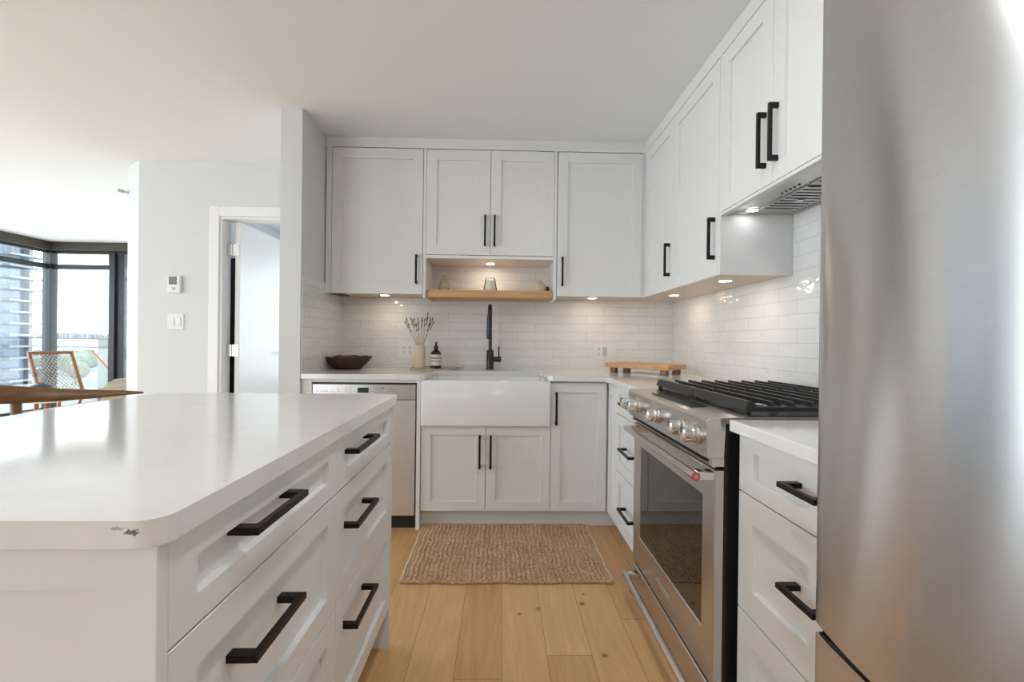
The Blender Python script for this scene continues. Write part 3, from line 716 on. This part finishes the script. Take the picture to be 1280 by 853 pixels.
# ------------------------------------------------------------------ faucet
t = thing('kitchen_faucet', 'matte black pull-down faucet with a side lever behind the sink', 'faucet', (-.072,3.20,ZCT))
x, y = -.072, 3.20
part('base_body', lathe(bmesh.new(),[(.030,0),(.030,.006),(.026,.008),(.026,.135),(.024,.138)],(x,y,ZCT),32), 'blackmetal', t, True)
pts = [(x,y,ZCT+.13+.02*k) for k in range(14)]; zt0 = pts[-1][2]; R_ = .075
for k in range(1,15):
    a = math.pi*k/14; pts.append((x-.003*k/14,y-R_+R_*math.cos(a),zt0+R_*math.sin(a)*.75))
part('spout', tube(bmesh.new(),pts,.0125,20), 'blackmetal', t, True)
e = pts[-1]
part('spray_head', tube(bmesh.new(),[(e[0],e[1],e[2]+.005),(e[0]-.001,e[1],e[2]-.03),(e[0]-.002,e[1],e[2]-.16),(e[0]-.002,e[1],e[2]-.175)],[.013,.0165,.0175,.015],24), 'blackmetal', t, True)
hv = part('valve', tube(bmesh.new(),[(x+.02,y,ZCT+.072),(x+.078,y,ZCT+.072)],.020,24), 'blackmetal', t, True)
part('lever', tube(bmesh.new(),[(x+.062,y,ZCT+.088),(x+.061,y-.002,ZCT+.165)],.0048,12), 'blackmetal', hv, True)

# ------------------------------------------------------------------ outlets and switches
def plate(name, lab, o, p, a, z, w_, h_, draw, cat='outlet'):
    pos = W3(o,p,a,0,z); t = thing(name, lab, cat, pos)
    bm = bmesh.new(); lbox(bm,o,p,a-w_/2,a+w_/2,0,.006,z-h_/2,z+h_/2,.002); part('plate', bm, 'plastic', t); draw(t,o,p,a,z); return t
def recept(t,o,p,a,z,w_=.034):
    bm = bmesh.new(); lbox(bm,o,p,a-w_/2,a+w_/2,.006,.0085,z-.034,z+.034,.001); f = part('receptacle', bm, 'plastic', t)
    bm = bmesh.new()
    for dz in (-.018,.018):
        for s in (-.0065,.0065): lbox(bm,o,p,a+s-.0016,a+s+.0016,.0085,.0090,z+dz-.001,z+dz+.010)
        lbox(bm,o,p,a-.0025,a+.0025,.0085,.0090,z+dz-.011,z+dz-.006)
    part('slots', bm, 'black', f)
def rocker(t,o,p,a,z,m_='plastic'):
    bm = bmesh.new(); lbox(bm,o,p,a-.0165,a+.0165,.006,.010,z-.033,z+.033,.001); part('rocker', bm, m_, t)
YT = YB-.007
plate('power_outlet','white double power outlet on the tiles beside the lavender vase','B',YT,-.680,1.042,.118,.114,lambda t,o,p,a,z:(recept(t,o,p,a-.023,z),recept(t,o,p,a+.023,z)))
plate('outlet_switch_plate','white plate with one power outlet and two switches right of the faucet','B',YT,.770,1.046,.165,.114,lambda t,o,p,a,z:(recept(t,o,p,a-.046,z),rocker(t,o,p,a,z,'greyplastic'),rocker(t,o,p,a+.046,z)))
plate('light_switch','white double rocker light switch on the hall wall below the thermostat','B',YH,-2.464,1.236,.122,.118,lambda t,o,p,a,z:(rocker(t,o,p,a-.024,z),rocker(t,o,p,a+.024,z)),cat='light switch')
t = thing('thermostat', 'small white thermostat with grey screen on the hall wall', 'thermostat', (-2.467,YH,1.52))
hb = part('housing', B(-2.514,-2.420,YH-.026,YH,1.452,1.584,.006,seg=2), 'plastic', t)
part('screen', B(-2.502,-2.444,YH-.0275,YH-.0255,1.515,1.574), 'lcd', hb)
part('button', lathe(bmesh.new(),[(.013,0),(.012,-.004)],(-2.467,YH-.0255,1.485),20,'y'), 'greyplastic', hb)
t = thing('wall_sensor', 'tiny white sensor high on the angled wall end near the windows', 'sensor', (-2.935,3.60,2.245))
part('bracket', B(-2.945,-2.925,3.585,3.625,2.235,2.255,.003), 'plastic', t); part('sensor_head', tube(bmesh.new(),[(-2.94,3.585,2.245),(-2.965,3.56,2.25)],.012,12), 'greyplastic', t, True)

# ------------------------------------------------------------------ things on the worktop
t = thing('woven_bowl', 'low dark brown bark bowl on the worktop in the left corner', 'bowl', (-1.035,3.10,ZCT))
rb = random.Random(5); jit = [rb.uniform(.97,1.03) for _ in range(48)]
def jf(a,h): return jit[int(a/(2*math.pi)*48)%48]*(1+.03*math.sin(a*2+1))
prof = [(.075,0),(.078,.002),(.100,.020),(.128,.050),(.142,.072),(.144,.082),(.136,.080),(.120,.052),(.090,.020),(.0,.014)]
part('bowl_body', lathe(bmesh.new(),prof,(-1.035,3.10,ZCT+.001),48,'z',jf), 'weave', t, True)
bm = bmesh.new()
tube(bm,[(-1.035+.144*math.cos(a/24*2*math.pi)*jf(a/24*2*math.pi,0),3.10+.144*math.sin(a/24*2*math.pi),ZCT+.081+.004*math.sin(a*2.3)) for a in range(25)],.0065,8)
part('rim', bm, 'weave', t, True)
t = thing('serving_board', 'thin pale stone serving tray with a dark metal edge under vase and soap bottle', 'tray', (-.45,3.12,ZCT))
part('tray_base', poly(bmesh.new(),rr(-.605,-.30,3.06,3.245,.03),ZCT,ZCT+.009,.002,1), 'marble', t)
bm = bmesh.new(); p_ = rr(-.612,-.292,3.052,3.252,.034); p_.append(p_[0]); tube(bm,[(a,b_,ZCT+.010) for a,b_ in p_],.0035,8)
tube(bm,[(-.292,3.13,ZCT+.010),(-.265,3.135,ZCT+.014),(-.248,3.14,ZCT+.024),(-.250,3.17,ZCT+.024),(-.268,3.175,ZCT+.013),(-.292,3.18,ZCT+.010)],.0035,8)
part('metal_edge', bm, 'brass', t, True)
TZ = ZCT+.0095
t = thing('flower_vase', 'cream cylindrical ceramic vase on the tray left of the soap bottle', 'vase', (-.560,3.165,TZ))
part('vase_body', lathe(bmesh.new(),[(.034,0),(.037,.003),(.037,.150),(.035,.158),(.031,.158),(.031,.02),(0,.02)],(-.560,3.165,TZ),36), 'ceramic', t, True)
t = thing('lavender_bunch', 'bunch of dried lavender stems standing in the cream vase', 'dried flowers', (-.560,3.165,TZ+.02))
rl = random.Random(11)
tops = [(-.108,.325),(-.092,.345),(-.070,.350),(-.055,.335),(-.038,.345),(-.020,.350),(-.008,.320),(.006,.350),(.020,.330),(.036,.345),(.050,.385),(.052,.355),(.070,.345),(.084,.350),(.088,.325),(-.030,.310),(.062,.310),(-.080,.300)]
for dx,hh in tops:
    dy = rl.uniform(-.04,.04); b0 = (-.560+dx*.16,3.165+dy*.3,TZ+.021); b1 = (-.560+dx*.22,3.165+dy*.3,TZ+.155); b2 = (-.560+dx,3.165+dy,TZ+hh)
    st = part('stem', tube(bmesh.new(),[b0,b1,b2],.0011,5), 'stem', t)
    bm = bmesh.new(); v0, v1 = Vector(b1), Vector(b2); d_ = (v1-v0).normalized()
    for k in range(7):
        c_ = v1-d_*(k*.0088); q = bmesh.ops.create_icosphere(bm,subdivisions=1,radius=.0042+.0010*math.sin(k*1.3)); bmesh.ops.translate(bm,verts=q['verts'],vec=c_+Vector((rl.uniform(-.0015,.0015),rl.uniform(-.0015,.0015),0)))
    part('flower_head', bm, 'flower', st)
t = thing('soap_bottle', 'dark amber soap bottle with black and white striped label and dropper cap', 'bottle', (-.447,3.150,TZ))
bx_, by_ = -.447, 3.150
bd = part('bottle_body', lathe(bmesh.new(),[(.034,0),(.0365,.003),(.0365,.096),(.033,.108),(.022,.120),(.013,.126),(.012,.134),(0,.134)],(bx_,by_,TZ),36), 'amber', t, True)
for z0,z1 in ((.018,.046),(.050,.066),(.072,.094)): part('label_band', lathe(bmesh.new(),[(.0367,z0),(.0371,z0+.0005),(.0371,z1-.0005),(.0367,z1)],(bx_,by_,TZ),36), 'label', bd, True, 'white label band')
cp = part('cap', lathe(bmesh.new(),[(.0145,.126),(.0155,.130),(.0160,.142),(.0145,.150),(.009,.155),(.0068,.162),(.0072,.172),(.006,.180),(0,.183)],(bx_,by_,TZ),24), 'black', t, True)
# cutting board, turned towards the corner
t = thing('cutting_board', 'thick beech footed cutting board on the worktop in the right corner', 'cutting board', (.957,2.942,ZCT))
c0 = Vector((1.015,2.765)); u = Vector((-.253,.270)).normalized(); w2 = Vector((u.y,-u.x)); w2 = w2 if w2.x > 0 else -w2
def fp(a,b_): q = c0+u*a+w2*b_; return (q.x,q.y)
part('board', poly(bmesh.new(),[fp(-.045,-.040),(fp(-.045,.205)),(fp(.405,.205)),(fp(.405,-.040))],ZCT+.034,ZCT+.066,.003,2), 'board', t)
for a,b_ in ((0,0),(0,.165),(.36,0),(.36,.165)):
    part('foot', poly(bmesh.new(),[fp(a-.019,b_-.019),fp(a-.019,b_+.019),fp(a+.019,b_+.019),fp(a+.019,b_-.019)],ZCT,ZCT+.034,.001,1), 'foot', t)
# shelf ornaments
SZ = 1.456
t = thing('bud_vase', 'small mottled bottle vase at the left end of the oak shelf', 'vase', (-.395,3.14,SZ))
part('vase_body', lathe(bmesh.new(),[(.030,0),(.036,.010),(.037,.035),(.030,.065),(.018,.088),(.012,.100),(.014,.108),(.010,.108),(.008,.09),(0,.09)],(-.395,3.14,SZ),32), 'stone_glaze', t, True)
t = thing('candle_jar', 'white candle under a clear glass cloche in the middle of the shelf', 'candle', (-.075,3.135,SZ))
part('wax_body', lathe(bmesh.new(),[(.030,.008),(.032,.010),(.032,.070),(.028,.078),(0,.080)],(-.075,3.135,SZ),32), 'wax', t, True)
part('base', lathe(bmesh.new(),[(.052,0),(.052,.006),(.05,.008),(0,.008)],(-.075,3.135,SZ),32), 'board', t, True)
part('cloche', lathe(bmesh.new(),[(.050,.0085),(.044,.035),(.036,.085),(.030,.098),(0,.100),(0,.098),(.029,.096),(.034,.084),(.042,.035),(.048,.0085)],(-.075,3.135,SZ),40), 'clearglass', t, True)
t = thing('lidded_pot', 'small round sand-coloured lidded pot at the right end of the oak shelf', 'pot', (.272,3.14,SZ))
part('pot_body', lathe(bmesh.new(),[(.036,0),(.041,.006),(.042,.045),(.036,.058),(.022,.064),(0,.064)],(.272,3.14,SZ),32), 'pot', t, True)
part('lid', lathe(bmesh.new(),[(.024,.0645),(.022,.070),(.006,.073),(.006,.080),(.009,.086),(.006,.092),(0,.093)],(.272,3.14,SZ),24), 'pot', t, True)
single('dark_jar', lathe(bmesh.new(),[(.014,0),(.016,.003),(.016,.045),(.010,.052),(0,.052)],(.325,3.20,SZ),20), 'darkclay', 'small dark jar behind the lidded pot at the shelf end', 'jar', (.325,3.20,SZ), smooth=True)

# ------------------------------------------------------------------ living room
t = thing('counter_stool', 'walnut stool with a curved wooden back rail behind the island', 'stool', (-1.80,1.55,0))
ctrl = [(-1.458,1.880,.893,.006,.004),(-1.52,1.875,.892,.010,.010),(-1.62,1.865,.888,.013,.017),(-1.78,1.850,.884,.014,.027),(-1.92,1.815,.888,.014,.036),(-2.04,1.74,.897,.014,.040),(-2.11,1.63,.902,.014,.043)]
full = ctrl+[(-2.13,1.55,.903,.014,.044)]+[(a,3.10-b_,c_,d_,e_) for a,b_,c_,d_,e_ in reversed(ctrl)]
bm = bmesh.new(); rings = []
for i,(px,py,pz,hw,hh) in enumerate(full):
    a = Vector(full[max(i-1,0)][:2]); b_ = Vector(full[min(i+1,len(full)-1)][:2]); tt = (b_-a).normalized(); nn = Vector((tt.y,-tt.x))
    rings.append([bm.verts.new((px+nn.x*hw*math.cos(k*math.pi/6),py+nn.y*hw*math.cos(k*math.pi/6),pz+hh*math.sin(k*math.pi/6))) for k in range(12)])
for a,b_ in zip(rings,rings[1:]):
    for k in range(12): bm.faces.new([a[k],a[(k+1)%12],b_[(k+1)%12],b_[k]])
bm.faces.new(rings[0]); bm.faces.new(rings[-1][::-1])
part('back_rail', bm, 'walnut', t, True)
part('seat', poly(bmesh.new(),rr(-2.02,-1.55,1.30,1.80,.07),.640,.675,.008,2), 'sofa', t)
for sx_,sy_ in ((-1.915,1.835),(-1.915,1.265)): part('leg', tube(bmesh.new(),[(sx_,sy_,.872),(sx_+.01,sy_,.65),(sx_-.02,sy_+.01,0)],[.017,.016,.011],14), 'walnut', t, True)
for sx_,sy_ in ((-1.58,1.78),(-1.58,1.32)): part('leg', tube(bmesh.new(),[(sx_,sy_,.650),(sx_+.01,sy_,0)],[.016,.011],14), 'walnut', t, True)
bm = bmesh.new(); tube(bm,[(-1.575,1.78,.22),(-1.575,1.32,.22)],.010,10); tube(bm,[(-1.925,1.84,.30),(-1.925,1.265,.30)],.010,10); part('stretcher', bm, 'walnut', t, True)

def lounge(loc, rz, lab):
    t = thing('lounge_chair', lab, 'lounge chair', loc, 'teak corded lounge chairs'); t['_o'] = (0,0,0)
    # local: faces -y, back leans to +y
    w_ = .205; bl = (.0,.10,.36); tp = (.0,.46,.92)
    for s in (-1,1):
        part('back_post', tube(bmesh.new(),[(s*w_,.02,.30),(s*w_,.44,.89)],.021,10), 'teak', t, True)
        part('seat_rail', tube(bmesh.new(),[(s*w_,-.62,.40),(s*w_,-.2,.345),(s*w_,.10,.31)],.018,10), 'teak', t, True)
        part('leg', tube(bmesh.new(),[(s*w_,-.45,.0),(s*w_,-.50,.38)],.016,10), 'teak', t, True)
        part('leg', tube(bmesh.new(),[(s*w_,.34,.0),(s*w_,.08,.36)],.016,10), 'teak', t, True)
    part('top_rail', tube(bmesh.new(),[(-w_-.015,.44,.89),(w_+.015,.44,.89)],.020,10), 'teak', t, True)
    bm = bmesh.new(); tube(bm,[(-w_,.06,.355),(w_,.06,.355)],.014,8); tube(bm,[(-w_,-.58,.39),(w_,-.58,.39)],.014,8); part('cross_rail', bm, 'teak', t, True)
    def cords(A, B_, n):   # diagonal cord net
        bm = bmesh.new(); A, B_ = Vector(A), Vector(B_)
        for sgn in (1,-1):
            for k in range(-n,n+1):
                x0 = k*(2*w_)/n; x1 = x0+sgn*.35
                a_, b_ = x0, x1; ta, tb = 0., 1.
                # clip to |x|<w_
                if abs(b_-a_) > 1e-9:
                    for lim in (-w_,w_):
                        pass
                    t1 = (-w_-a_)/(b_-a_); t2 = (w_-a_)/(b_-a_); lo, hi = min(t1,t2), max(t1,t2); ta, tb = max(0,lo), min(1,hi)
                if tb-ta < .03: continue
                def pt(q): v = A.lerp(B_,q); return (a_+(b_-a_)*q, v.y, v.z)
                tube(bm,[pt(ta),pt(tb)],.0042,4,False)
        return bm
    part('cord_back', cords((0,.06,.37),(0,.44,.88),11), 'cord', t); part('cord_seat', cords((0,-.58,.385),(0,.06,.35),14), 'cord', t)
    t.rotation_euler = (0,0,rz); t.location = loc; t['_o'] = tuple(loc); return t
lounge((-5.55,5.90,0), math.radians(61), 'teak lounge chair with a diagonal cord back standing indoors by the window corner')
lounge((-6.43,7.94,-.02), math.radians(132), 'second teak lounge chair, seen side-on out on the balcony behind the glass')
t = thing('low_table', 'low white coffee table in front of the corded lounge chair', 'table', (-4.72,4.75,0))
part('tabletop', poly(bmesh.new(),rr(-5.18,-4.25,4.35,5.18,.10),.475,.50,.004,2), 'white', t)
for x,y in ((-5.08,4.45),(-4.35,4.45),(-5.08,5.08),(-4.35,5.08)): part('leg', tube(bmesh.new(),[(x,y,0),(x,y,.475)],.02,10), 'teak', t, True)
t = thing('clay_vase', 'squat dark clay vase on the low white table', 'vase', (-4.95,5.0,.500))
part('vase_body', lathe(bmesh.new(),[(.055,0),(.095,.018),(.108,.048),(.085,.08),(.042,.097),(.03,.101),(.02,.09),(0,.09)],(-4.95,5.0,.500),32), 'darkclay', t, True)
t = thing('sprig', 'small dry sprig standing in the dark clay vase', 'plant', (-4.95,5.0,.60))
rl = random.Random(2)
for k in range(7):
    a = rl.uniform(0,6.28); r_ = rl.uniform(.02,.08); st = part('stem', tube(bmesh.new(),[(-4.95,5.0,.600),(-4.95+r_*math.cos(a),5.0+r_*math.sin(a),.675+rl.uniform(0,.06))],.002,4), 'stem', t)
    bm = bmesh.new()
    for j in range(4):
        q = bmesh.ops.create_icosphere(bm,subdivisions=1,radius=.006); bmesh.ops.translate(bm,verts=q['verts'],vec=(-4.95+r_*math.cos(a)*(1+.2*j)-.01*j,5.0+r_*math.sin(a),.675+.015*j))
    part('leaf', bm, 'leaf', st)
t = thing('sofa', 'beige fabric sofa partly hidden behind the hall wall end', 'sofa', (-3.4,4.4,0))
part('base', B(-3.97,-2.96,3.72,5.10,.10,.34,.03,seg=3), 'sofa', t, True)
part('seat_cushion', B(-3.95,-3.2,3.75,4.42,.34,.49,.05,seg=4), 'sofa', t, True); part('seat_cushion', B(-3.95,-3.2,4.43,5.08,.34,.49,.05,seg=4), 'sofa', t, True)
bm = B(-3.24,-2.96,3.72,5.10,.34,.72,.05,seg=4); part('backrest', bm, 'sofa', t, True)
for x,y in ((-3.9,3.8),(-3.03,3.8),(-3.9,5.0),(-3.03,5.0)): part('leg', tube(bmesh.new(),[(x,y,0),(x,y,.11)],.02,10), 'teak', t, True)
bm = bmesh.new(); prism(bm,[(-3.94,.49),(-3.78,.70),(-3.45,.71),(-3.26,.50)],'y',4.45,4.62); bmesh.ops.bevel(bm,geom=list(bm.edges),offset=.03,segments=3,affect='EDGES')
single('cushion', bm, 'sofa', 'beige scatter cushion leaning on the sofa beside the wall end', 'cushion', (-3.7,4.5,.49), smooth=True)

# ------------------------------------------------------------------ balcony and view
struct('trim_3', poly(bmesh.new(), [(-6.6,6.80),(-2.7,6.80),(-2.7,8.6),(-7.6,9.5),(-8.3,8.7),(-6.6,7.3)], 2.55, 2.75), 'soffit')
bm = B(-8.6,-2.7,6.82,8.9,-.25,-.02); box(bm,-8.6,-6.62,-4.2,6.82,-.25,-.02)
single('balcony_slab', bm, 'concrete', 'pale concrete balcony floor outside the living room glazing', 'balcony', (-6,8,-.25))
t = thing('balcony_railing', 'dark metal balcony railing with two horizontal rails outside the window', 'railing', (-6.5,8.8,-.02))
bm = bmesh.new(); s_ = 8.8/6.68
for z in (1.060,.905): box(bm,-8.5,-2.8,8.78,8.81,z-.020,z+.012); 
part('handrail', bm, 'rail', t)
bm = bmesh.new(); box(bm,-8.5,-2.8,8.79,8.80,.05,.87); part('glass_panel', bm, 'glass', t)
for x in (-8.5,-7.0,-5.5,-4.0,-2.8): part('post', B(x-.02,x+.02,8.77,8.82,-.02,1.06), 'rail', t)
single('balcony_pier', B(-7.80,-7.56,8.95,9.2,-1.0,1.085), 'concrete', 'cream concrete pier outside the railing, right of the corner mullion', 'pier', (-7.7,9.0,-1))
bm = B(-8.06,-7.74,9.3,9.5,-1.0,.9); 
bmesh.ops.translate(bm, verts=bm.verts, vec=(.72,0,.22)); single('balcony_pier', bm, 'concrete', 'cream concrete pier seen behind the second lounge chair', 'pier', (-7.2,9.4,-.8))
# tower
TX = -128; ty0, ty1 = 84, 125.5
t = thing('glass_tower', 'pale blue glass apartment tower with white floor slabs, left window', 'building', (TX-12,105,-30))
part('facade', B(TX-26,TX,ty0,ty1,-12,25.5), 'tglass', t)
for k in range(17):
    z = 25.0-3.0*k
    bm = B(TX-26,TX+.9,ty0-.5,ty1+.6,z-.22,z+.22); box(bm,TX-.1,TX+2.6,ty1-7,ty1+2.4,z-.2,z+.3); part('floor_slab', bm, 'tslab', t)
part('podium', B(TX-30,TX+3,ty0-4,ty1+6,-30,-12), 'house', t)
part('penthouse', B(TX-22,TX-3,ty0+4,ty1-8,25.2,28.2), 'tglass', t)
bm = bmesh.new()
for y in (ty1-.4,): box(bm,TX,TX+1.2,y-.5,y+.5,-30,25)
part('column', bm, 'tslab', t)
single('shore', B(-1200,-60,60,640,-31.5,-30), 'land', 'green and grey shore land far below the balcony', 'land', (-500,300,-31))
single('sea', B(-9000,3000,640,4000,-31.5,-30.6), 'water', 'pale blue bay water beyond the trees', 'water', (-3000,2500,-31))
bm = bmesh.new(); rg = random.Random(9); n = 120; lo, hi = [], []
for k in range(n+1):
    x = -6500+7000*k/n; h_ = 45+35*math.sin(k*.13+.6)+14*math.sin(k*.41)+rg.uniform(-4,4)
    lo.append((x,4300)); hi.append(max(12,h_))
va = [bm.verts.new((x,y,-31)) for x,y in lo]; vb = [bm.verts.new((x,y+350,h_-31)) for (x,y),h_ in zip(lo,hi)]; vc = [bm.verts.new((x,y+900,-31)) for x,y in lo]
for k in range(n): bm.faces.new([va[k],va[k+1],vb[k+1],vb[k]]); bm.faces.new([vb[k],vb[k+1],vc[k+1],vc[k]])
single('far_shore', B(-6500,500,4000,4300,-31.5,-30.4), 'ridge', 'flat far shore under the hills across the bay', 'land', (-3000,4150,-31))
single('far_hills', bm, 'ridge', 'low blue-grey hills and city on the horizon across the bay', 'hills', (-3000,4500,-31))
bm = bmesh.new()
for k in range(260):
    x = rg.uniform(-4700,-3300); y = rg.uniform(4010,4260); w_ = rg.uniform(12,30); h_ = rg.uniform(10,60); box(bm,x,x+w_,y,y+w_,-30.4,-31+h_)
o = single('distant_city', bm, 'house', 'tiny pale city buildings scattered along the far shore', 'city', (-4000,4300,-31)); o['kind'] = 'stuff'
tb = None
def tree(x, y, r, h):
    lab = 'rounded green tree on the shore seen through the cord of the chair and window'
    t = thing('shore_tree', lab, 'tree', (x,y,-30), 'trees on the shore')
    part('trunk', tube(bmesh.new(),[(x,y,-30),(x,y,-30+h*.5)],[.5,.35],8), 'trunk', t)
    bm = bmesh.new()
    for q in range(5):
        g_ = bmesh.ops.create_icosphere(bm,subdivisions=2,radius=r*rg.uniform(.5,.8)); off = Vector((x+rg.uniform(-.45,.45)*r,y+rg.uniform(-.45,.45)*r,-30+h*rg.uniform(.55,.85)))
        for v in g_['verts']: v.co = v.co*(1+rg.uniform(-.12,.12))+off
    part('crown', bm, 'leaf', t)
spots = []
for y in (300,328,356,384,412,440,468):
    k = 0
    x = -(626-58)/563.8*y+rg.uniform(0,8)
    while x < -(626-132)/563.8*y: tree(x, y+rg.uniform(-3,3), rg.uniform(7,8.5), rg.uniform(12,16)); x += rg.uniform(21,25)
for k, u_ in enumerate((92,98,106,113)):
    y = 500+20*k; x = (u_-626)/563.8*y; t = thing('shore_house', 'small pale gabled building by the water between the trees', 'building', (x,y,-30), 'houses by the water')
    part('walls', B(x-6,x+6,y-5,y+5,-30,-22), 'house', t); part('roof', prism(bmesh.new(),[(x-6.5,-22),(x,-17),(x+6.5,-22)],'y',y-5.5,y+5.5), 'tslab', t)
for o in bpy.data.objects:
    if '_o' in o: del o['_o']
